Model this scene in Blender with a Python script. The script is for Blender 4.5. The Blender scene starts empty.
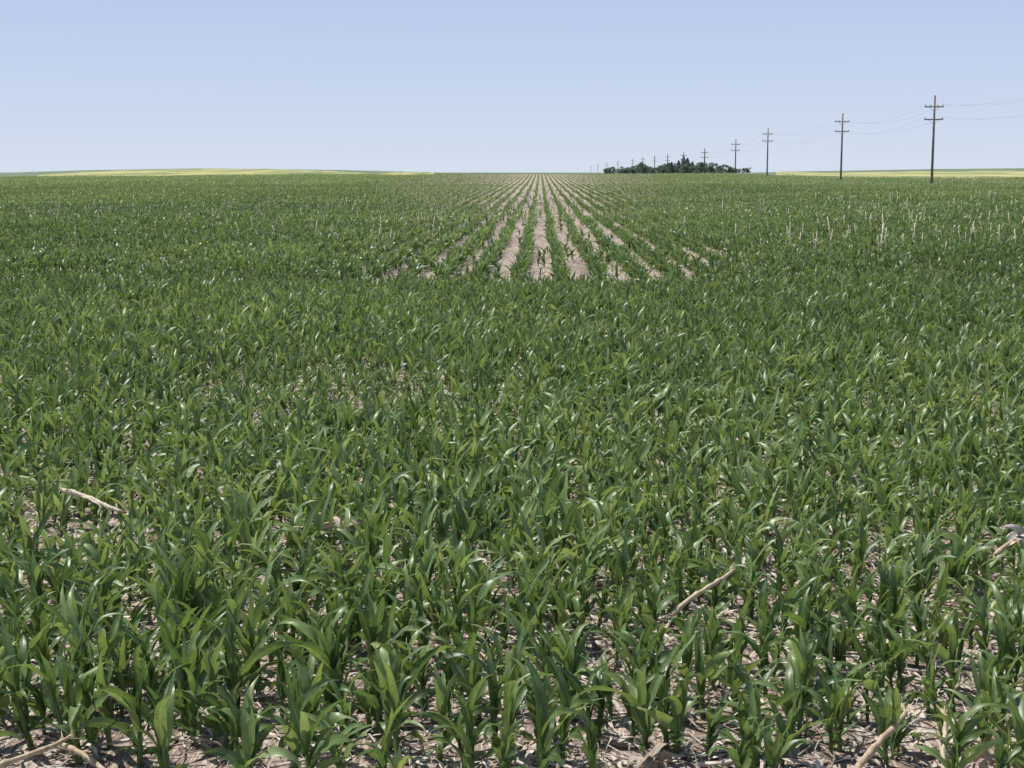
import bpy, math, numpy as np
from mathutils import Vector
rng = np.random.default_rng(7)
scene = bpy.context.scene
col = scene.collection
CAM_H = 2.2
# ------------------------------------------------------------------ helpers
def link(o):
    col.objects.link(o); return o

def np_mesh(name, V, loops, totals, attr=None, smooth=True):
    me = bpy.data.meshes.new(name)
    V = np.asarray(V, dtype=np.float32)
    loops = np.asarray(loops, dtype=np.int32); totals = np.asarray(totals, dtype=np.int32)
    me.vertices.add(len(V)); me.vertices.foreach_set("co", V.ravel())
    me.loops.add(len(loops)); me.loops.foreach_set("vertex_index", loops)
    me.polygons.add(len(totals))
    starts = np.concatenate(([0], np.cumsum(totals)[:-1])).astype(np.int32)
    me.polygons.foreach_set("loop_start", starts)
    me.update(calc_edges=True)
    if attr is not None:
        a = me.attributes.new("lf", 'FLOAT_COLOR', 'POINT')
        a.data.foreach_set("color", np.asarray(attr, dtype=np.float32).ravel())
    if smooth: me.shade_smooth()
    else: me.shade_flat()
    return me

class Geo:
    """accumulates verts / faces / attribute"""
    def __init__(s): s.V=[]; s.L=[]; s.T=[]; s.A=[]; s.n=0
    def add(s, V, F, A=None):
        V=np.asarray(V,float); 
        for f in F:
            s.L.extend([i+s.n for i in f]); s.T.append(len(f))
        s.V.append(V); s.A.append(A if A is not None else np.tile([0.5,0.5,0.5,0.5],(len(V),1)))
        s.n+=len(V)
    def arrays(s):
        return np.vstack(s.V), np.array(s.L,dtype=np.int64), np.array(s.T,dtype=np.int64), np.vstack(s.A)
    def mesh(s,name,smooth=True):
        V,L,T,A=s.arrays(); return np_mesh(name,V,L,T,A,smooth)

def tube(pts, radii, n=6, cap=True):
    pts=[Vector(p) for p in pts]; V=[];F=[]
    for i,p in enumerate(pts):
        t=(pts[min(i+1,len(pts)-1)]-pts[max(i-1,0)]).normalized()
        ref=Vector((1,0,0)) if abs(t.x)<0.8 else Vector((0,1,0))
        a=t.cross(ref).normalized(); b=t.cross(a).normalized()
        for k in range(n):
            an=2*math.pi*k/n
            q=p+(a*math.cos(an)+b*math.sin(an))*radii[i]
            V.append((q.x,q.y,q.z))
    for i in range(len(pts)-1):
        for k in range(n):
            k2=(k+1)%n
            F.append((i*n+k,i*n+k2,(i+1)*n+k2,(i+1)*n+k))
    if cap:
        F.append(tuple(range(n-1,-1,-1))); F.append(tuple(range((len(pts)-1)*n,len(pts)*n)))
    return V,F

def box(cx,cy,cz,sx,sy,sz):
    V=[(cx+a*sx/2,cy+b*sy/2,cz+c*sz/2) for a in(-1,1) for b in(-1,1) for c in(-1,1)]
    F=[(0,1,3,2),(4,6,7,5),(0,4,5,1),(2,3,7,6),(0,2,6,4),(1,5,7,3)]
    return V,F

def smoothnoise(x,y,seed=0):
    r=np.random.default_rng(seed); out=np.zeros_like(np.asarray(x,float))
    for i in range(7):
        a=r.uniform(0,2*math.pi); w=2*math.pi/r.uniform(2.5,14); p=r.uniform(0,6.28)
        out+=np.sin((np.cos(a)*x+np.sin(a)*y)*w+p)
    return out/7**0.5/0.75   # roughly -1..1

# gentle rise: height of the crest and its distance, by bearing
BX=[-.6,-.36,-.30,-.227,-.13,-.06,.05,.12,.2,.26,.36,.6]
ZX=[1.2,1.8,3.2,4.2,3.1,1.80,1.60,1.75,2.9,3.8,4.6,5.0]
YX=[800,800,800,800,660,400,370,440,800,800,800,800]
def ground_z(x,y):
    x=np.asarray(x,float); y=np.asarray(y,float)
    b=x/np.maximum(y,1.0); yc=np.interp(b,BX,YX); zc=np.interp(b,BX,ZX)
    t=np.clip((y-80)/(yc-80),0,1)
    return zc*t**1.4-np.clip(y-yc,0,3000)*0.0007

# ------------------------------------------------------------------ materials
def new_mat(name):
    m=bpy.data.materials.new(name); m.use_nodes=True
    nt=m.node_tree; nt.nodes.clear()
    out=nt.nodes.new('ShaderNodeOutputMaterial')
    return m,nt,out
def N(nt,t,**kw):
    n=nt.nodes.new(t)
    for k,v in kw.items(): setattr(n,k,v)
    return n
def ramp(nt,stops):
    r=nt.nodes.new('ShaderNodeValToRGB'); e=r.color_ramp.elements
    e[0].position=stops[0][0]; e[0].color=(*stops[0][1],1)
    e[1].position=stops[-1][0]; e[1].color=(*stops[-1][1],1)
    for p,c in stops[1:-1]:
        q=e.new(p); q.color=(*c,1)
    return r
def mixc(nt,fac,a,b,mode='MIX'):
    m=nt.nodes.new('ShaderNodeMix'); m.data_type='RGBA'; m.blend_type=mode
    for sock,v in ((m.inputs[0],fac),(m.inputs[6],a),(m.inputs[7],b)):
        if isinstance(v,(int,float)): sock.default_value=v
        elif isinstance(v,tuple): sock.default_value=(*v,1)
        else: nt.links.new(v,sock)
    return m.outputs[2]

def leaf_material(name,mottle):
    m,nt,out=new_mat(name); L=nt.links.new
    at=N(nt,'ShaderNodeAttribute',attribute_name="lf")
    sep=N(nt,'ShaderNodeSeparateColor'); L(at.outputs['Color'],sep.inputs[0])
    across,along,rl=sep.outputs[0],sep.outputs[1],sep.outputs[2]
    rp=at.outputs['Alpha']
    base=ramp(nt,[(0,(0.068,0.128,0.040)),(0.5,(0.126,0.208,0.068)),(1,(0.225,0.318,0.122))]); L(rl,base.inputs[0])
    plant=ramp(nt,[(0,(0.74,0.76,0.78)),(0.45,(0.95,0.95,0.95)),(0.7,(1.12,1.08,1.08)),(1,(1.6,1.38,1.55))]); L(rp,plant.inputs[0])  # palest stops serve plant variation and the painted distance haze
    c=mixc(nt,1.0,base.outputs[0],plant.outputs[0],'MULTIPLY')
    if mottle:
        tc=N(nt,'ShaderNodeTexCoord'); nz=N(nt,'ShaderNodeTexNoise'); nz.inputs['Scale'].default_value=45; nz.inputs['Detail'].default_value=2
        L(tc.outputs['Object'],nz.inputs['Vector'])
        nr=ramp(nt,[(0.3,(0.8,0.82,0.8)),(0.7,(1.08,1.08,1.08))]); L(nz.outputs[0],nr.inputs[0])
        c=mixc(nt,1.0,c,nr.outputs[0],'MULTIPLY')
        oi=N(nt,'ShaderNodeObjectInfo'); orr=ramp(nt,[(0,(0.80,0.82,0.8)),(1,(1.2,1.15,1.05))]); L(oi.outputs['Random'],orr.inputs[0])
        c=mixc(nt,1.0,c,orr.outputs[0],'MULTIPLY')
    mr=N(nt,'ShaderNodeMapRange'); L(across,mr.inputs[0]); mr.inputs[1].default_value=0.0; mr.inputs[2].default_value=0.13
    mr.inputs[3].default_value=0.6; mr.inputs[4].default_value=0.0
    c=mixc(nt,mr.outputs[0],c,(0.30,0.38,0.21))
    tip=N(nt,'ShaderNodeMapRange'); L(along,tip.inputs[0]); tip.inputs[1].default_value=0.92; tip.inputs[2].default_value=1.0
    tip.inputs[3].default_value=0.0; tip.inputs[4].default_value=0.35
    c=mixc(nt,tip.outputs[0],c,(0.28,0.26,0.11))
    p=N(nt,'ShaderNodeBsdfPrincipled'); L(c,p.inputs['Base Color'])
    p.inputs['Roughness'].default_value=0.41; p.inputs['Specular IOR Level'].default_value=0.55
    tr=N(nt,'ShaderNodeBsdfTranslucent')
    c2=mixc(nt,1.0,c,(1.45,1.4,0.75),'MULTIPLY'); L(c2,tr.inputs[0])
    mx=N(nt,'ShaderNodeMixShader'); mx.inputs[0].default_value=0.32
    L(p.outputs[0],mx.inputs[1]); L(tr.outputs[0],mx.inputs[2]); L(mx.outputs[0],out.inputs[0])
    return m
LEAF=leaf_material("corn_leaf_green",True); LEAFB=leaf_material("corn_leaf_mass_green",False)

def stalk_material():
    m,nt,out=new_mat("corn_stalk_green"); L=nt.links.new
    tc=N(nt,'ShaderNodeTexCoord'); nz=N(nt,'ShaderNodeTexNoise'); nz.inputs['Scale'].default_value=30
    L(tc.outputs['Object'],nz.inputs['Vector'])
    r=ramp(nt,[(0.3,(0.08,0.15,0.04)),(0.7,(0.15,0.22,0.07))]); L(nz.outputs[0],r.inputs[0])
    p=N(nt,'ShaderNodeBsdfPrincipled'); L(r.outputs[0],p.inputs['Base Color']); p.inputs['Roughness'].default_value=0.5
    L(p.outputs[0],out.inputs[0]); return m
STALK=stalk_material()

def residue_material(name,a,b,c_):
    m,nt,out=new_mat(name); L=nt.links.new
    at=N(nt,'ShaderNodeAttribute',attribute_name="lf")
    r=ramp(nt,[(0,a),(0.5,b),(1,c_)]); L(at.outputs['Alpha'],r.inputs[0])
    tc=N(nt,'ShaderNodeTexCoord'); mp=N(nt,'ShaderNodeMapping'); mp.inputs['Scale'].default_value=(60,60,18)
    L(tc.outputs['Object'],mp.inputs[0])
    nz=N(nt,'ShaderNodeTexNoise'); nz.inputs['Scale'].default_value=1.0; nz.inputs['Detail'].default_value=3; L(mp.outputs[0],nz.inputs['Vector'])
    nr=ramp(nt,[(0.3,(0.6,0.54,0.48)),(0.6,(1.0,1.0,1.0))]); L(nz.outputs[0],nr.inputs[0])
    c=mixc(nt,1.0,r.outputs[0],nr.outputs[0],'MULTIPLY')
    p=N(nt,'ShaderNodeBsdfPrincipled'); L(c,p.inputs['Base Color']); p.inputs['Roughness'].default_value=0.7
    L(p.outputs[0],out.inputs[0]); return m
RESID=residue_material("dry_residue",(0.26,0.20,0.155),(0.56,0.48,0.39),(0.80,0.74,0.64))
DRY=residue_material("dry_stalk",(0.42,0.32,0.20),(0.62,0.50,0.34),(0.84,0.76,0.58))
LYING=residue_material("fallen_dry_stalk",(0.42,0.29,0.19),(0.56,0.44,0.29),(0.70,0.60,0.43))

def ground_material():
    m,nt,out=new_mat("residue_covered_soil"); L=nt.links.new
    tc=N(nt,'ShaderNodeTexCoord')
    def noise(scale,detail,vec=None,rough=0.6):
        n=N(nt,'ShaderNodeTexNoise'); n.inputs['Scale'].default_value=scale; n.inputs['Detail'].default_value=detail
        n.inputs['Roughness'].default_value=rough
        L(vec if vec is not None else tc.outputs['Object'],n.inputs['Vector']); return n.outputs[0]
    mpb=N(nt,'ShaderNodeMapping'); mpb.inputs['Scale'].default_value=(1.6,.22,1); L(tc.outputs['Object'],mpb.inputs[0])
    big=noise(1.0,4,mpb.outputs[0],.7); fine=noise(22,5,None,0.7)
    r=ramp(nt,[(0.34,(0.13,0.098,0.075)),(0.46,(0.27,0.205,0.17)),(0.56,(0.41,0.32,0.275)),(0.70,(0.56,0.465,0.41))])
    L(fine,r.inputs[0])
    c=r.outputs[0]
    for ang,sc in ((0.6,(70,9,1)),(2.2,(60,8,1))):
        mp=N(nt,'ShaderNodeMapping'); mp.inputs['Rotation'].default_value=(0,0,ang); mp.inputs['Scale'].default_value=sc
        L(tc.outputs['Object'],mp.inputs[0])
        s=noise(1.0,0,mp.outputs[0])
        sr=N(nt,'ShaderNodeMapRange'); L(s,sr.inputs[0]); sr.inputs[1].default_value=0.60; sr.inputs[2].default_value=0.64
        sr.inputs[3].default_value=0; sr.inputs[4].default_value=0.8
        c=mixc(nt,sr.outputs[0],c,(0.66,0.59,0.50))
    br=ramp(nt,[(0.35,(0.62,0.58,0.55)),(0.6,(1.0,1.0,1.0))]); L(big,br.inputs[0])
    c=mixc(nt,1.0,c,br.outputs[0],'MULTIPLY')
    sx=N(nt,'ShaderNodeSeparateXYZ'); L(tc.outputs['Object'],sx.inputs[0])
    far=N(nt,'ShaderNodeMapRange'); L(sx.outputs[1],far.inputs[0]); far.inputs[1].default_value=500; far.inputs[2].default_value=560
    c=mixc(nt,far.outputs[0],c,(0.15,0.20,0.10))
    p=N(nt,'ShaderNodeBsdfPrincipled'); L(c,p.inputs['Base Color']); p.inputs['Roughness'].default_value=0.95
    p.inputs['Specular IOR Level'].default_value=0.1
    bp=N(nt,'ShaderNodeBump'); bp.inputs['Strength'].default_value=0.7; bp.inputs['Distance'].default_value=0.03
    L(fine,bp.inputs['Height']); L(bp.outputs[0],p.inputs['Normal'])
    L(p.outputs[0],out.inputs[0]); return m
GROUND=ground_material()

def noisy_mat(name,c1,c2,scale,rough=0.8,stretch=(1,1,1),trans=0.0):
    m,nt,out=new_mat(name); L=nt.links.new
    tc=N(nt,'ShaderNodeTexCoord'); mp=N(nt,'ShaderNodeMapping'); mp.inputs['Scale'].default_value=stretch; L(tc.outputs['Object'],mp.inputs[0])
    nz=N(nt,'ShaderNodeTexNoise'); nz.inputs['Scale'].default_value=scale; nz.inputs['Detail'].default_value=6; nz.inputs['Roughness'].default_value=.65
    L(mp.outputs[0],nz.inputs['Vector'])
    r=ramp(nt,[(0.42,c1),(0.58,c2)]); L(nz.outputs[0],r.inputs[0])
    p=N(nt,'ShaderNodeBsdfPrincipled'); L(r.outputs[0],p.inputs['Base Color']); p.inputs['Roughness'].default_value=rough
    if trans>0:
        tr=N(nt,'ShaderNodeBsdfTranslucent'); L(r.outputs[0],tr.inputs[0]); mx=N(nt,'ShaderNodeMixShader'); mx.inputs[0].default_value=trans
        L(p.outputs[0],mx.inputs[1]); L(tr.outputs[0],mx.inputs[2]); L(mx.outputs[0],out.inputs[0])
    else: L(p.outputs[0],out.inputs[0])
    return m
YELLOW=noisy_mat("ripening_crop",(0.12,0.18,0.06),(0.50,0.44,0.15),0.16,.9,(1,.07,1))
BEIGE=noisy_mat("pale_crop",(0.18,0.23,0.08),(0.50,0.44,0.17),0.14,.9,(1,.08,1))
FARGREEN=noisy_mat("far_green_crop",(0.10,0.15,0.075),(0.16,0.20,0.11),0.03,.9)
WOOD=noisy_mat("weathered_pole_wood",(0.15,0.115,0.09),(0.24,0.19,0.15),3)
ARMW=noisy_mat("crossarm_wood",(0.17,0.145,0.13),(0.26,0.22,0.19),6)
PORC=noisy_mat("insulator_porcelain",(0.25,0.22,0.2),(0.4,0.38,0.36),5,0.3)
WIRE=noisy_mat("aluminium_wire",(0.42,0.44,0.48),(0.50,0.52,0.56),2,0.5)
BARK=noisy_mat("tree_bark",(0.14,0.12,0.10),(0.2,0.17,0.14),3)
CROWN=noisy_mat("hazy_tree_foliage",(0.17,0.215,0.15),(0.27,0.32,0.22),0.4,.8,(1,1,1),.35)  # foliage green paled, distance haze painted into the base colour
CONIF=noisy_mat("hazy_conifer_foliage",(0.13,0.165,0.145),(0.19,0.23,0.19),0.5,.8,(1,1,1),.3)  # needle green paled and cooled, same haze painted in
WEED=noisy_mat("weed_green",(0.08,0.16,0.04),(0.15,0.26,0.08),20,0.5)

# ------------------------------------------------------------------ ground
def strucs(o,label=None):
    o["kind"]="structure"
    if label: o["label"]=label
ys=np.concatenate([np.linspace(-60,0,5),np.linspace(4,76,20),np.linspace(80,900,130),np.geomspace(950,9000,22)])
bs=np.concatenate([np.linspace(-1.5,-.62,8),np.linspace(-.6,.6,121),np.linspace(.62,1.5,8)])
V=[];F=[]
nb=len(bs)
for y in ys:
    w=max(y,60.0)
    for b in bs:
        x=b*w; V.append((x,y,0))
V=np.array(V); V[:,2]=ground_z(V[:,0],V[:,1])
for i in range(len(ys)-1):
    for j in range(nb-1):
        a=i*nb+j; F.append((a,a+1,a+nb+1,a+nb))
me=bpy.data.meshes.new("ground"); me.from_pydata(V.tolist(),[],F); me.shade_smooth()
g=link(bpy.data.objects.new("ground",me)); me.materials.append(GROUND); strucs(g,"tan residue-covered soil of a wide flat farm field")

CB=[-.6,-.36,-.25,-.14,-.08,.05,.14,.2,.26,.36,.6]
CY=[460,460,390,440,440,410,450,400,345,335,335]
def corn_end(x,y): return np.interp(x/np.maximum(y,1),CB,CY)

def patch(name,mat,b0,b1,y0f,y1f,lift,label):
    bb=np.linspace(b0,b1,90); V=[];F=[]; M=14
    for b in bb:
        ya,yb=y0f(b),y1f(b)
        for k in range(M):
            y=ya+(yb-ya)*k/(M-1); x=b*y
            V.append((x,y,float(ground_z(x,y))+lift))
    for i in range(89):
        for k in range(M-1):
            a=i*M+k; F.append((a,a+M,a+M+1,a+1))
    me=bpy.data.meshes.new(name); me.from_pydata(V,[],F); me.materials.append(mat); me.shade_smooth()
    o=link(bpy.data.objects.new(name,me)); strucs(o,label); return o
edge=lambda b: float(np.interp(b,CB,CY))+1
wob=lambda b: 14*math.sin(b*130)+9*math.sin(b*310+1)
patch("yellow_crop_field",YELLOW,-.335,-.07,lambda b:edge(b)-60,lambda b:edge(b)+18+330*max(.0,math.sin(math.pi*min(1,(b+.335)/.215)))**.8+wob(b),0.12,"pale yellow-green ripening crop on a low rise")
patch("far_field",FARGREEN,-.60,.155,lambda b:edge(b)+5,lambda b:1400,0.04,"dark green crop field along the horizon")
patch("pale_crop_field",BEIGE,.155,.60,lambda b:edge(b)-50,lambda b:570+50*math.sin(b*9)+wob(b),0.14,"pale yellow crop strip beyond the corn")
patch("green_crop_field",FARGREEN,.155,.60,lambda b:560+50*math.sin(b*9),lambda b:1400,0.08,"dark green crop field on a gentle rise")

# ------------------------------------------------------------------ corn plant generator
def leaf_geo(G,r,L,W,base,az,el0,curl,nseg,ncol,lrnd,twist=0.0,fold=0.38,bend=0.0):
    p=np.array(base,float); ds=L/nseg
    ts=np.linspace(0,1,nseg+1); P=[];A=[]
    ph=r.uniform(0,6.28); fr=r.uniform(12,20)
    for i,t in enumerate(ts):
        e=el0-curl*(t**1.5); a=az+bend*t
        tan=np.array([math.cos(a)*math.cos(e),math.sin(a)*math.cos(e),math.sin(e)])
        side=np.array([-math.sin(a),math.cos(a),0.0]); nor=np.cross(tan,side)*1.0
        tw=twist*t; side,nor=side*math.cos(tw)+nor*math.sin(tw), nor*math.cos(tw)-side*math.sin(tw)
        w=0.5*W*min(1.0,0.5+1.7*t)*(1-t**2.2)+0.0006
        fo=fold*(1-0.55*t)
        cols=np.linspace(-1,1,ncol+1)
        for s in cols:
            rip=0.28*w*math.sin(fr*t+ph+(1.5 if s>0 else 0))*abs(s)
            q=p+side*(s*w*math.cos(fo))+nor*(abs(s)*w*math.sin(fo)+rip)
            P.append(q); A.append((abs(s),t,lrnd,0.5))
        if i<nseg: p=p+tan*ds
    F=[]; c=ncol+1
    for i in range(nseg):
        for j in range(ncol):
            a=i*c+j; F.append((a,a+1,a+c+1,a+c))
    G.add(P,F,np.array(A))

def plant_spec(r,n=8):
    specs=[]; az0=r.uniform(0,6.28)
    Ls=[.13,.18,.245,.29,.31,.30,.27,.20]
    if n==6: Ls=[.20,.28,.34,.34,.29,.2]
    if n==4: Ls=[.27,.36,.36,.28]
    for i in range(n):
        h=i/(n-1)
        kink=r.random()<.35
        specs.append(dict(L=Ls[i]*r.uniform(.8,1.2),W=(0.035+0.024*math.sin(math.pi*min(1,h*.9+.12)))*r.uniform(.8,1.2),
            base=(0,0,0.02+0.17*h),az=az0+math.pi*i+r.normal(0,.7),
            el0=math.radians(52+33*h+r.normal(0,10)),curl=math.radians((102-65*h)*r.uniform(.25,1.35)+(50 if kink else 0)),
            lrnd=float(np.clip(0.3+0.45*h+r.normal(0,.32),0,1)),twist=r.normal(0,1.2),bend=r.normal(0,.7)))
    return specs
def variant(r,nleaf,nseg,ncol,stalk=True,widen=1.0):
    G=Geo()
    for s in plant_spec(r,nleaf):
        s['W']*=widen
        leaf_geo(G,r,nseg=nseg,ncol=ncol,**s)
    if stalk:
        Vv,Ff=tube([(0,0,-.01),(0,0,.1),(0,0,.18)],[.011,.010,.005],4,False)
        G.add(Vv,Ff,np.tile([0.1,0.3,0.9,0.5],(len(Vv),1)))
    return G.arrays()

def place(variants,x,y,z,rot,sc,rnd,tilt=None,szs=None):
    vi=rng.integers(0,len(variants),len(x)); VV=[];LL=[];TT=[];AA=[]; off=0
    for k,(V,L,T,A) in enumerate(variants):
        m=np.where(vi==k)[0]
        if len(m)==0: continue
        c=np.cos(rot[m])[:,None]; s=np.sin(rot[m])[:,None]; S=sc[m][:,None]
        vx,vy,vz=V[:,0][None],V[:,1][None],V[:,2][None]
        if tilt is not None:
            tx=tilt[m,0][:,None]; ty=tilt[m,1][:,None]
        else: tx=ty=0
        Z=vz*S*(szs[m][:,None] if szs is not None else 1)
        X=(vx*c-vy*s)*S+tx*Z; Y=(vx*s+vy*c)*S+ty*Z
        W=np.stack([X+x[m][:,None],Y+y[m][:,None],Z+z[m][:,None]],-1).reshape(-1,3)
        nv=len(V)
        LL.append((L[None]+(np.arange(len(m))*nv)[:,None]).ravel()+off)
        TT.append(np.tile(T,len(m)))
        a=np.tile(A,(len(m),1)).astype(np.float32); a[:,3]=np.repeat(rnd[m],nv); AA.append(a)
        VV.append(W.astype(np.float32)); off+=nv*len(m)
    return VV,LL,TT,AA,off
class Big:
    def __init__(s): s.V=[];s.L=[];s.T=[];s.A=[];s.n=0
    def add(s,res):
        VV,LL,TT,AA,off=res
        s.V+=VV; s.L+=[l+s.n for l in LL]; s.T+=TT; s.A+=AA; s.n+=off
    def mesh(s,name,smooth=True):
        return np_mesh(name,np.concatenate(s.V),np.concatenate(s.L),np.concatenate(s.T),np.concatenate(s.A),smooth)

BL,BR=-.37,.34
def pvals(x,y):
    n1=smoothnoise(x,y,3); n2=smoothnoise(x/4,y/4,5)
    sc=np.clip(1.0+0.09*n1+0.05*n2+rng.normal(0,.15,len(x)),.5,1.45)
    rnd=np.clip(0.45+0.18*n2+rng.normal(0,.19,len(x)),0,1)
    return sc,rnd,n1
HEAD_END=27.7; MAIN0=27.9
# headland rows (run across the view)
hx=[];hy=[]
row=5.20
while row<HEAD_END:
    xs=np.arange(BL*row-1.2,BR*row+1.2,0.083)
    xs=xs+rng.normal(0,.035,len(xs))
    keep=rng.random(len(xs))>(0.05+0.15*(smoothnoise(xs,np.full(len(xs),row),11)>0.95)+(.2 if row<5.5 else 0))
    keep&=~((np.hypot(xs-1.2,(row-5.2))<.24)|(np.hypot((xs+1.75)*.6,(row-5.15))<.2)|(np.hypot(xs-.42,row-5.2)<.2))
    keep&=~((np.hypot((xs+2.67)*.8,(row-8.5)*1.0)<.28)|(np.hypot(xs-.78,(row-6.70))<.22)|(np.hypot(xs-2.6,(row-7.8))<.24))
    xs=xs[keep]; hx.append(xs); hy.append(row+rng.normal(0,.08,len(xs))+0.04*np.sin(xs*.35+row))
    row+=0.32
hx=np.concatenate(hx);hy=np.concatenate(hy)
inframe=(hx/hy>-.37)&(hx/hy<.325)&(hy>5.08)
d=np.hypot(hx,hy); order=np.argsort(np.where(inframe,d,1e9)); near=order[:300]
mask=np.zeros(len(hx),bool); mask[near]=True
NS=0.74
# individual near plants ----------------------------------------------------
variants_parts=[]
for k in range(16):
    r=np.random.default_rng(100+k); parts=[]
    for s in plant_spec(r,8):
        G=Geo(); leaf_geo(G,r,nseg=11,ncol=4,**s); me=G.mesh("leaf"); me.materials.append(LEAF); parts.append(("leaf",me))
    Vv,Ff=tube([(0,0,-.01),(0,0,.05),(0.001,0,.10),(0,0.001,.15),(0,0,.20)],[.0125,.0115,.0105,.008,.004],8)
    me=bpy.data.meshes.new("stalk"); me.from_pydata(Vv,[],Ff); me.shade_smooth(); me.materials.append(STALK); parts.append(("stalk",me))
    variants_parts.append(parts)
masters={}
sc,rnd,_=pvals(hx[near],hy[near])
for i,idx in enumerate(near):
    k=i%16
    e=bpy.data.objects.new("corn_plant",None); e.empty_display_size=0.1; link(e)
    e.location=(hx[idx],hy[idx],0); e.rotation_euler=(rng.normal(0,.09),rng.normal(0,.09),rng.uniform(0,6.28)); s=float(sc[i])*NS; e.scale=(s,s,s*rng.uniform(.92,1.15))
    e["label"]="young green corn plant with arching leaves in residue-covered soil"; e["category"]="corn plant"; e["group"]="corn plants in rows"
    if k not in masters:
        ch=[bpy.data.objects.new(n,me) for n,me in variants_parts[k]]; masters[k]=ch
    else: ch=[o.copy() for o in masters[k]]
    for o in ch:
        o.parent=e; link(o)

# the rest ------------------------------------------------------------------
big=Big()
vmid=[variant(np.random.default_rng(200+k),8,6,2) for k in range(16)]
vmid2=[variant(np.random.default_rng(250+k),8,4,2,False) for k in range(14)]
for vs,m_ in ((vmid,(~mask)&(hy<14)),(vmid2,(~mask)&(hy>=14))):
    x=hx[m_];y=hy[m_]; sc,rnd,_=pvals(x,y)
    big.add(place(vs,x,y,np.zeros(len(x)),rng.uniform(0,6.28,len(x)),sc*NS*np.interp(y,[8,20],[1,1.05]),rnd,rng.normal(0,.09,(len(x),2))))
def main_rows(y0,y1,step,keepfrac):
    X=[];Y=[]
    kmax=int(max(abs(BL),BR)*y1/.76)+4
    for k in range(-kmax,kmax+1):
        xr=(k+.5)*.76
        ylo=max(y0, (abs(xr)-2)/(-BL if xr<0 else BR))
        if ylo>=y1: continue
        yy=np.arange(ylo,y1,step); yy=yy+rng.normal(0,step*.2,len(yy))
        yy=yy[rng.random(len(yy))<keepfrac]
        X.append(xr+rng.normal(0,.045,len(yy))+.05*np.sin(yy*.21+k)); Y.append(yy)
    X=np.concatenate(X);Y=np.concatenate(Y)
    m=Y<corn_end(X,Y)-rng.uniform(0,45,len(X))*(np.abs(X/Y)>.09); return X[m],Y[m]
def cw(x,y):
    return np.clip((np.abs(x+0.008*y)-(0.2+.078*y)+.5*smoothnoise(x,y/3,77))/(1.2+.03*y),0,1)
def hfac(x,y):   # plants get smaller away from the road, mostly in the middle rows
    f=np.interp(y,[28,50,80,120,220,400,640],[1.00,.86,.72,.60,.42,.33,.30])
    g_=np.interp(y,[28,60,120,300,640],[.84,.86,.86,.74,.62])
    w=cw(x,y)
    return f*(1-w)+g_*w
def far_haze(y): return np.interp(y,[28,60,120,250,450],[0,.06,.2,.42,.6])  # lightens corn leaf colour with distance: haze put into the colour
def fill(x,y,p):
    pr=rng.random(len(x)); ex=pr<np.where(cw(x,y)>.5,p,.035); x2=x[ex]+.38+rng.normal(0,.10,ex.sum()); y2=y[ex]+rng.normal(0,.05,ex.sum())
    return np.concatenate([x,x2]),np.concatenate([y,y2])
x,y=main_rows(MAIN0,60,.115,.95); x,y=fill(x,y,.92); sc,rnd,n1=pvals(x,y)
sc=sc*np.where(smoothnoise(x*3,y,31)>1.0,.7,1.0)
vl1=[variant(np.random.default_rng(280+k),7 if False else 8,4,1,False,1.15) for k in range(14)]
big.add(place(vl1,x,y,ground_z(x,y),rng.uniform(0,6.28,len(x)),sc*hfac(x,y),np.clip(rnd+far_haze(y),0,1),rng.normal(0,.08,(len(x),2))))
x,y=main_rows(60,100,.13,.95); x,y=fill(x,y,.85); sc,rnd,n1=pvals(x,y)
vl2=[variant(np.random.default_rng(300+k),6,3,1,False,1.3) for k in range(14)]
big.add(place(vl2,x,y,ground_z(x,y),rng.uniform(0,6.28,len(x)),sc*hfac(x,y),np.clip(rnd+far_haze(y),0,1),rng.normal(0,.08,(len(x),2))))
x,y=main_rows(100,200,.25,.95); x,y=fill(x,y,.4); sc,rnd,n1=pvals(x,y)
vl3=[variant(np.random.default_rng(400+k),4,3,1,False,1.6) for k in range(12)]
big.add(place(vl3,x,y,ground_z(x,y),rng.uniform(0,6.28,len(x)),sc*hfac(x,y),np.clip(rnd+far_haze(y),0,1)))
def clump(r):
    G=Geo()
    for i in range(4):
        a=r.uniform(0,6.28); dx,dy=math.cos(a),math.sin(a); cx,cy=r.normal(0,.04),r.uniform(-.6,.6)
        w=r.uniform(.14,.22); h=r.uniform(.22,.38)
        G.add([(cx-dx*w,cy-dy*w*3,0.0),(cx+dx*w,cy+dy*w*3,0.02),(cx+r.normal(0,.15),cy+r.normal(0,.3),h)],[(0,1,2)],np.tile([.6,.5,float(np.clip(r.normal(.7,.2),0,1)),.5],(3,1)))
    return G.arrays()
x,y=main_rows(200,445,1.0,.95); sc,rnd,n1=pvals(x,y)
thin=rng.random(len(x))<np.where(cw(x,y)<.5,.95,.95-.15*(smoothnoise(x/5,y/12,41)>.6)); x=x[thin];y=y[thin];sc=sc[thin];rnd=rnd[thin]
vl4=[clump(np.random.default_rng(500+k)) for k in range(12)]
big.add(place(vl4,x,y,ground_z(x,y),np.where(rng.random(len(x))<.5,0,math.pi),sc*hfac(x,y)*1.1,np.clip(rnd+far_haze(y),0,1)))
me=big.mesh("corn_plants"); me.materials.append(LEAFB)
o=link(bpy.data.objects.new("corn_plants",me)); o["kind"]="stuff"; o["category"]="corn"; o["label"]="rows of young green corn filling the field"; o["group"]="corn plants in rows"
print("corn faces",len(me.polygons))

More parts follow.
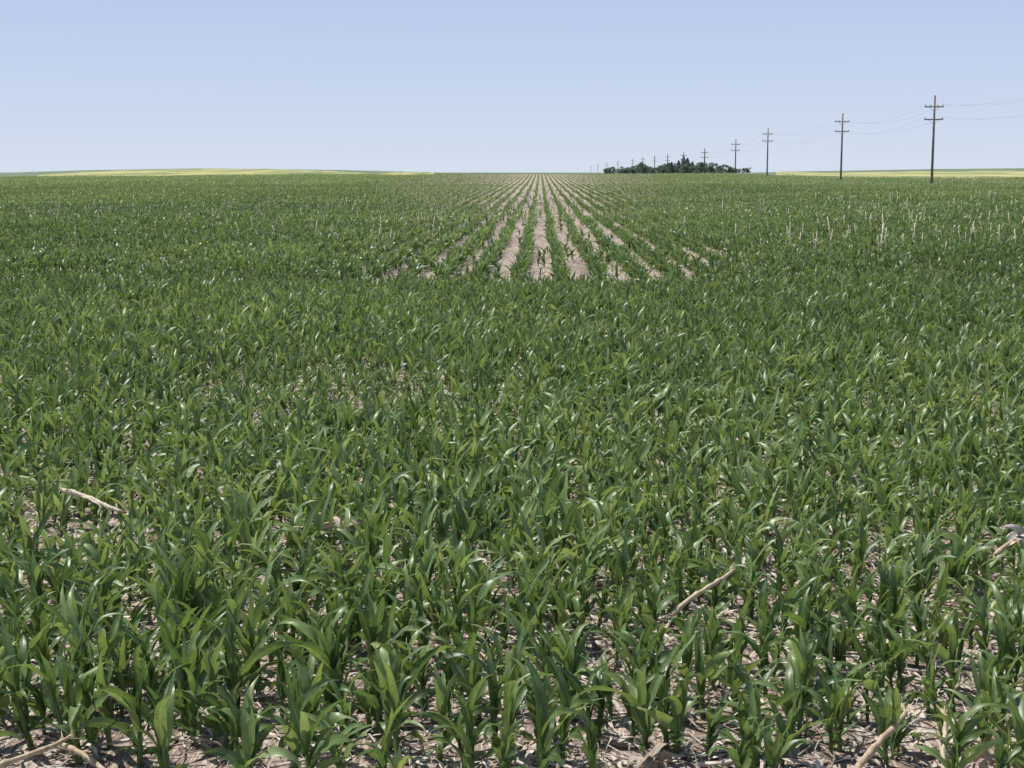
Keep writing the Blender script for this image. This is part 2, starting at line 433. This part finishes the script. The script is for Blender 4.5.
# ------------------------------------------------------------------ residue scraps
def strip(r):
    G=Geo(); L=r.uniform(.07,.3); W=r.uniform(.006,.026); n=5; P=[];A=[];p=np.array([0,0,.006]); a=0
    k=r.normal(0,1.2); lift=r.uniform(0,.06)
    for i in range(n+1):
        t=i/n; q=np.array([-math.sin(a),math.cos(a),r.normal(0,.35)])*W*.5*(1-.6*abs(2*t-1))
        pz=p+np.array([0,0,lift*math.sin(math.pi*t)])
        P+= [pz-q,pz+q]; A+=[(.5,.5,.5,.5)]*2
        a+=k/n; p=p+np.array([math.cos(a),math.sin(a),0])*L/n
    F=[(2*i,2*i+1,2*i+3,2*i+2) for i in range(n)]
    G.add(P,F,np.array(A)); return G.arrays()
def stick(r):
    G=Geo(); L=r.uniform(.08,.32); R=r.uniform(.003,.009); up=r.uniform(0,.05)
    Vv,Ff=tube([(-L/2,0,R),(0,r.normal(0,.01),R+up*.4),(L/2,0,R+up)],[R,R*.95,R*.85],5); G.add(Vv,Ff); return G.arrays()
rv=[strip(np.random.default_rng(600+k)) for k in range(18)]+[stick(np.random.default_rng(650+k)) for k in range(6)]
rb=Big()
n=18000; yy=np.sqrt(rng.uniform(4.4**2,30**2,n)); yy[:8000]=rng.uniform(4.6,11,8000); xx=rng.uniform(BL,BR,n)*yy+rng.uniform(-1,1,n)
rb.add(place(rv,xx,yy,np.zeros(n),rng.uniform(0,6.28,n),rng.uniform(.5,1.1,n),rng.uniform(0,1,n)))
n=11000; yy=rng.uniform(28,120,n); xx=(rng.integers(-16,17,n))*.76+rng.normal(0,.15,n)
rb.add(place(rv,xx,yy,ground_z(xx,yy),rng.uniform(0,6.28,n),rng.uniform(.8,1.8,n),rng.uniform(.0,1,n)))
me=rb.mesh("crop_residue",False); me.materials.append(RESID)
o=link(bpy.data.objects.new("crop_residue",me)); o["kind"]="stuff"; o["category"]="crop residue"; o["label"]="dry chopped corn leaves and straw scattered on soil"

# ------------------------------------------------------------------ lying old stalks (individual)
def dry_stalk_mesh(L,R,r,broken=True):
    G=Geo(); pts=[];rad=[]; n=16; j=L*.05
    for i in range(n+1):
        t=i/n; node=(i%5==2)
        pts.append((t*L-L/2,0.03*L*math.sin(t*5+r.uniform(-.3,.3)),R+r.normal(0,R*.12))); rad.append(R*(1.3 if node else 1.0)*(1-.3*t)*(0.75 if i in (0,n) else 1))
    Vv,Ff=tube(pts,rad,9); G.add(Vv,Ff,np.tile([.5,.5,.5,float(r.uniform(.2,1))],(len(Vv),1)))
    for sgn in (-1,1):
        for q in range(4):
            leaf_geo(G,r,L=r.uniform(.03,.07),W=.006,base=(sgn*L/2,r.normal(0,R*.4),R),az=(0 if sgn>0 else math.pi)+r.normal(0,.35),el0=r.normal(.1,.3),curl=r.normal(.2,.5),nseg=3,ncol=1,lrnd=.5)
    return G
def lying(x,y,L,R,yaw,pitch,z,seed,label,sheath=True):
    r=np.random.default_rng(seed); G=dry_stalk_mesh(L,R,r)
    me=G.mesh("dry_corn_stalk"); me.materials.append(LYING)
    o=link(bpy.data.objects.new("dry_corn_stalk",me)); o.location=(x,y,z); o.rotation_euler=(0,-pitch,yaw)
    o["label"]=label; o["category"]="dry corn stalk"; o["group"]="old corn stalks lying on the soil"
    if sheath:
        G2=Geo(); leaf_geo(G2,r,L=L*.45,W=.028,base=(-L*.2,0,R*1.1),az=r.choice([.18,-.18]),el0=.08,curl=.35,nseg=8,ncol=2,lrnd=.5,twist=r.normal(0,1.2))
        m2=G2.mesh("husk_leaf"); m2.materials.append(RESID); c=bpy.data.objects.new("husk_leaf",m2); c.parent=o; link(c)
rad=math.radians
lying(-2.66,8.70,.52,.015,rad(-30),rad(-8),.25,1,"pale dry corn stalk lying among green plants")
lying(.77,6.88,.46,.012,rad(46),rad(16),.23,2,"reddish tan broken corn stalk resting on residue",False)
lying(1.22,5.20,.46,.014,rad(52),rad(20),.13,3,"pale tan corn stalk leaning on the soil",False)
lying(-1.90,5.14,.42,.012,rad(38),rad(12),.08,4,"pale dry corn stalk crossing another on the soil",False)
lying(-1.60,5.14,.40,.011,rad(-38),rad(-8),.07,5,"thin dry corn stalk crossing another on the soil",False)
lying(1.48,5.26,.26,.011,rad(80),rad(42),.12,6,"short brown corn stalk stub tilted upright",False)
lying(2.58,7.95,.42,.014,rad(40),rad(14),.22,7,"dry corn stalk with curled pale husk leaves")
lying(-.75,5.26,.30,.010,rad(10),0,.012,8,"thin tan stalk piece flat on the soil",False)
lying(.78,5.26,.24,.010,rad(-8),rad(5),.015,9,"thin tan stalk piece flat on the soil",False)
lying(-1.30,8.3,.35,.011,rad(5),rad(8),.20,10,"pale dry corn stalk lying among green plants")
def crumple(x,y,seed,label,z=0.0,s=1.0):
    r=np.random.default_rng(seed); G=Geo()
    for i in range(10):
        leaf_geo(G,r,L=r.uniform(.10,.2)*s,W=.05*s,base=(r.normal(0,.02),r.normal(0,.02),.01),az=r.uniform(0,6.28),el0=r.uniform(.4,1.4),curl=r.uniform(1.5,3.6),nseg=8,ncol=3,lrnd=.5,twist=r.normal(0,1.5))
    V,L,T,A=G.arrays(); A[:,3]=r.uniform(.1,.8)
    me=np_mesh("dry_husk",V,L,T,A); me.materials.append(RESID)
    o=link(bpy.data.objects.new("dry_husk",me)); o.location=(x,y,z)
    o["label"]=label; o["category"]="corn husk"; o["group"]="crumpled dry husks on the soil"
crumple(.42,5.26,1,"greyish crumpled corn husk on bare soil",.02)
crumple(2.62,7.85,2,"pale curled corn husk caught between plants",.2,1.2)
crumple(1.72,5.3,3,"dark crumpled corn husk on bare soil",.02)
crumple(-1.1,8.2,4,"pale curled corn husk caught between plants",.16)

# standing old stalks ---------------------------------------------------------
sm=[]; sgeo=[]
for k in range(6):
    r=np.random.default_rng(800+k); G=Geo(); h=r.uniform(.5,.88)
    Vv,Ff=tube([(0,0,-.02),(r.normal(0,.015),r.normal(0,.015),h*.5),(r.normal(0,.04),r.normal(0,.04),h)],[.018,.016,.012],5)
    G.add(Vv,Ff,np.tile([.5,.5,.5,float(r.uniform(.85,1))],(len(Vv),1)))
    leaf_geo(G,r,L=.22,W=.03,base=(0,0,h*.6),az=r.uniform(0,6),el0=.9,curl=2.4,nseg=5,ncol=1,lrnd=.5)
    V,L_,T,A=G.arrays(); A[:,3]=r.uniform(.8,1); sgeo.append((V,L_,T,A))
    me=np_mesh("dead_corn_stalk",V,L_,T,A); me.materials.append(DRY); sm.append(me)
pos=[]
for i in range(170):
    yy=38+75*rng.random()**1.2; b=rng.normal(.235,.06)
    pos.append((b*yy,yy))
for i in range(120):
    yy=rng.uniform(42,90); b=rng.uniform(-.36,-.06); pos.append((b*yy,yy))
for (px,py) in pos:
    px=(round(px/.76-.5)+.5)*.76+rng.normal(0,.05)
    o=bpy.data.objects.new("dead_corn_stalk",sm[rng.integers(0,6)]); o.location=(px,py,float(ground_z(px,py))); s=rng.uniform(.6,1.15)*(.88 if px<0 else 1); o.scale=(s,s,s)
    o.rotation_euler=(rng.normal(0,.07),rng.normal(0,.07),rng.uniform(0,6.28)); link(o)
    o["label"]="bleached old corn stalk standing above green corn"; o["category"]="dead corn stalk"; o["group"]="old stalks standing in the corn"
sb=Big(); n=18000; yy=65+380*rng.random(n)**.95; bb=np.where(rng.random(n)<.25,rng.normal(.24,.08,n),rng.uniform(-.37,.34,n)); xx=bb*yy
m=(bb>BL)&(bb<BR)&(yy<corn_end(xx,yy))&(np.abs(bb)>.03); xx=xx[m];yy=yy[m]
keepm=smoothnoise(xx/6,yy/14,21)+rng.normal(0,.8,len(xx))>-.2; xx=xx[keepm];yy=yy[keepm]
sb.add(place(sgeo,xx,yy,ground_z(xx,yy),rng.uniform(0,6.28,len(xx)),rng.uniform(.4,.8,len(xx))*np.interp(yy,[80,500],[1,1.25]),rng.uniform(.6,1,len(xx)),rng.normal(0,.15,(len(xx),2))))
me=sb.mesh("dead_corn_stubble",False); me.materials.append(DRY)
o=link(bpy.data.objects.new("dead_corn_stubble",me)); o["kind"]="stuff"; o["category"]="stubble"; o["label"]="pale old stubble showing through the far green rows"; 

# weeds ------------------------------------------------------------------------
wm=[]
for k in range(3):
    r=np.random.default_rng(900+k); G=Geo()
    for i in range(26):
        leaf_geo(G,r,L=r.uniform(.10,.24),W=.007,base=(r.normal(0,.015),r.normal(0,.015),0),az=r.uniform(0,6.28),el0=r.uniform(.7,1.5),curl=r.uniform(.3,1.6),nseg=5,ncol=1,lrnd=.7)
    me=G.mesh("grass_weed"); me.materials.append(WEED); wm.append(me)
for i,(px,py) in enumerate([(-1.9,5.75),(-1.75,6.05),(-2.05,6.0),(-1.55,5.9),(-2.1,6.4),(-.9,5.6),(1.0,5.6)]):
    o=link(bpy.data.objects.new("grass_weed",wm[i%3])); o.location=(px,py,0); o.rotation_euler=(0,0,i*1.3)
    o["label"]="tuft of thin green weed grass between corn plants"; o["category"]="weed"; o["group"]="weed tufts between corn plants"

# ------------------------------------------------------------------ utility poles
def pp(px,D): return (D*(px-540)/1500*.982,D)
raw=[(1206,127,13.3),(933,220,13.1),(842,291,13.3),(768,396,13.6),(736,466,12.2),(705,566,11.0),(684,662,11.0),(668,760,11.4),(655,864,11.8),(643,980,12.0),(633,1100,12.0),(618,1330,12.2),(607,1600,12.4),(598,1950,12.6),(591,2300,12.8)]
poles=[(*pp(a,b),c) for a,b,c in raw]
ax,ay=poles[1][0]-poles[4][0],poles[1][1]-poles[4][1]; yaw=math.atan2(ay,ax)-math.pi/2
V1,F1=box(0,0,0,2.7,.14,.17); armme=bpy.data.meshes.new("crossarm"); armme.from_pydata(V1,[],F1); armme.materials.append(ARMW)
Gi=Geo(); Vv,Ff=tube([(0,0,0),(0,0,.06),(0,0,.07),(0,0,.14),(0,0,.15),(0,0,.22),(0,0,.26)],[.03,.03,.09,.06,.08,.05,.02],8); Gi.add(Vv,Ff)
insme=Gi.mesh("insulator"); insme.materials.append(PORC)
Gb=Geo()
for s in(-1,1):
    Vv,Ff=tube([(0,-.15,-.75),(s*.75,-.1,-.05)],[.02,.02],5); Gb.add(Vv,Ff)
brme=Gb.mesh("brace"); brme.materials.append(ARMW)
attach=[]
for i,(x,y,zt) in enumerate(poles):
    zg=float(ground_z(x,y)); h=zt-zg
    e=link(bpy.data.objects.new("utility_pole",None)); e.location=(x,y,zg); e.rotation_euler=(0,0,yaw)
    e["label"]="tall brown wooden utility pole with two crossarms beside field"; e["category"]="utility pole"; e["group"]="utility poles along the field edge"
    rr=1.0 if i<5 else 1.35
    Vv,Ff=tube([(0,0,-.5),(0,0,h*.5),(0,0,h)],[.20*rr,.17*rr,.13*rr],12); me=bpy.data.meshes.new("pole_shaft"); me.from_pydata(Vv,[],Ff); me.shade_smooth(); me.materials.append(WOOD)
    c=link(bpy.data.objects.new("pole_shaft",me)); c.parent=e
    pts=[]
    for zz in (h-1.6,h-3.4):
        c=link(bpy.data.objects.new("crossarm",armme)); c.parent=e; c.location=(0,-.25,zz)
        if i<8:
            c2=link(bpy.data.objects.new("brace",brme)); c2.parent=e; c2.location=(0,-.05,zz)
        for xx in(-1.25,1.25) + ((-.5,.5) if zz==h-1.6 else ()):
            if i<7:
                c2=link(bpy.data.objects.new("insulator",insme)); c2.parent=e; c2.location=(xx,-.25,zz+.085)
            if abs(xx)>1: pts.append((x+xx*math.cos(yaw)+.25*math.sin(yaw),y+xx*math.sin(yaw)-.25*math.cos(yaw),zg+zz+.33))
    attach.append(pts)
for w in range(4):
    G=Geo()
    for i in range(len(poles)-1):
        a=np.array(attach[i][w]); b=np.array(attach[i+1][w]); n=14
        pts=[tuple(a+(b-a)*t-np.array([0,0,4*1.5*t*(1-t)])) for t in np.linspace(0,1,n)]
        Vv,Ff=tube(pts,[.014]*n,3,False); G.add(Vv,Ff)
    me=G.mesh("power_line"); me.materials.append(WIRE); o=link(bpy.data.objects.new("power_line",me))
    o["label"]="thin sagging power wire strung between wooden poles"; o["category"]="power line"; o["group"]="wires strung along the poles"

# ------------------------------------------------------------------ trees
def crown_mesh(seed,conifer,dense=1000):
    r=np.random.default_rng(seed); P=[]
    if conifer:
        for i in range(dense):
            t=r.random()**1.5; lay=1-.12*((t*9)%1)
            rr=(1-t)**.75*.27*lay*math.sqrt(r.random())*r.uniform(.8,1.15); a=r.uniform(0,6.28)
            P.append((rr*math.cos(a),rr*math.sin(a),.05+t*.95))
    else:
        lobes=[(r.normal(0,.17),r.normal(0,.17),z,r.uniform(.14,.26)) for z in (.12,.18,.25,.35,.42,.5,.58,.66,.74,.8)]
        for i in range(dense):
            l=lobes[r.integers(0,10)]; v=r.normal(0,1,3); v/=np.linalg.norm(v); rr=l[3]*r.random()**.4
            P.append((l[0]+v[0]*rr,l[1]+v[1]*rr,max(.02,l[2]+v[2]*rr*.8)))
    V=[];F=[]
    for i,p in enumerate(P):
        s=.045 if not conifer else .035; a=r.normal(0,1,3); a/=np.linalg.norm(a); b=np.cross(a,r.normal(0,1,3)); b/=np.linalg.norm(b)
        p=np.array(p); V+=[p-a*s,p-b*s*.7,p+a*s,p+b*s*.7]; F.append((4*i,4*i+1,4*i+2,4*i+3))
    me=bpy.data.meshes.new("crown"); me.from_pydata([tuple(map(float,v)) for v in V],[],F); me.materials.append(CONIF if conifer else CROWN); me.shade_flat(); return me
cd=[crown_mesh(10+k,False) for k in range(5)]; cc=[crown_mesh(20+k,True) for k in range(3)]
def trunk_mesh(con):
    G=Geo(); Vv,Ff=tube([(0,0,-.02),(0,0,.3),(0,0,.9 if con else .6)],[.03,.022,.006],7); G.add(Vv,Ff)
    if not con:
        for a in(0.3,2.2,4.1): 
            Vv,Ff=tube([(0,0,.28),(.12*math.cos(a),.12*math.sin(a),.45),(.18*math.cos(a),.18*math.sin(a),.62)],[.015,.01,.004],5); G.add(Vv,Ff)
    me=G.mesh("trunk"); me.materials.append(BARK); return me
td=trunk_mesh(False); tcn=trunk_mesh(True)
def tree(px,D,h,con,w=1.0,k=0):
    x,y=pp(px,D); zg=float(ground_z(x,y))
    nm="conifer_tree" if con else "leafy_tree"
    e=link(bpy.data.objects.new(nm,None)); e.location=(x,y,zg-.1); e.scale=(h*w,h*w,h); e.rotation_euler=(0,0,k*1.7)
    e["label"]="dark pointed conifer in a farm windbreak" if con else "round green leafy tree in a farm windbreak"
    e["category"]="tree"; e["group"]="trees of a distant farm windbreak"
    for n,me in(("trunk",tcn if con else td),("crown",(cc[k%3] if con else cd[k%5]))):
        c=link(bpy.data.objects.new(n,me)); c.parent=e
k=0
px=606
while px<752:
    h=rng.uniform(3.2,5.4)
    if 635<px<725: h+=rng.uniform(.5,2.8)
    tree(px,rng.uniform(930,1050),h,False,rng.uniform(1.1,1.5),k); k+=1
    px+=rng.uniform(2.6,4.6)
for i,(px,h,w) in enumerate([(672,7.4,1.5),(679,8.4,1.5),(684,11.4,1.2),(688,10.0,1.5),(693,7.8,1.5),(700,6.6,1.5)]):
    tree(px,960+i*4,h,True,w,i)

# ------------------------------------------------------------------ light, sky
EL,AZ=math.radians(63),math.radians(-58)   # azimuth clockwise from +Y
sdir=Vector((math.sin(AZ)*math.cos(EL),math.cos(AZ)*math.cos(EL),math.sin(EL)))
sl=bpy.data.lights.new("sun","SUN"); sl.energy=5.0; sl.angle=math.radians(.5); sl.color=(1,.965,.91)
so=link(bpy.data.objects.new("sun",sl)); so.rotation_euler=(-sdir).to_track_quat('-Z','Y').to_euler(); so.location=(0,0,50)
w=bpy.data.worlds.new("World"); scene.world=w; w.use_nodes=True; nt=w.node_tree
bg=nt.nodes['Background']; sk=nt.nodes.new('ShaderNodeTexSky'); sk.sky_type='NISHITA'; sk.sun_disc=False
sk.sun_elevation=EL; sk.sun_rotation=AZ; sk.air_density=1.0; sk.dust_density=0.6; sk.ozone_density=2.0
# pale blue summer haze lying low over the plain
tc=nt.nodes.new('ShaderNodeTexCoord'); sx=nt.nodes.new('ShaderNodeSeparateXYZ'); nt.links.new(tc.outputs['Generated'],sx.inputs[0])
hz=ramp(nt,[(0.0,(.67,.75,.875)),(0.04,(.595,.69,.87)),(0.12,(.475,.585,.85)),(0.3,(.37,.50,.80))]); nt.links.new(sx.outputs[2],hz.inputs[0])
h10=mixc(nt,1.0,hz.outputs[0],(10,10,10),'MULTIPLY')
mr=nt.nodes.new('ShaderNodeMapRange'); nt.links.new(sx.outputs[2],mr.inputs[0]); mr.inputs[1].default_value=0.12; mr.inputs[2].default_value=0.6; mr.inputs[3].default_value=0.97; mr.inputs[4].default_value=0.0
mx=mixc(nt,mr.outputs[0],sk.outputs[0],h10)
nt.links.new(mx,bg.inputs[0]); bg.inputs[1].default_value=0.1
scene.view_settings.view_transform='Standard'; scene.view_settings.look='None'; scene.view_settings.exposure=0; scene.view_settings.gamma=1

cam=bpy.data.cameras.new("camera"); cam.sensor_width=36; cam.lens=36*1500/1024; cam.clip_end=20000; cam.clip_start=.05
co=link(bpy.data.objects.new("camera",cam)); co.location=(0,0,CAM_H); co.rotation_euler=(math.radians(90-8.04),0,math.radians(1.07)); scene.camera=co
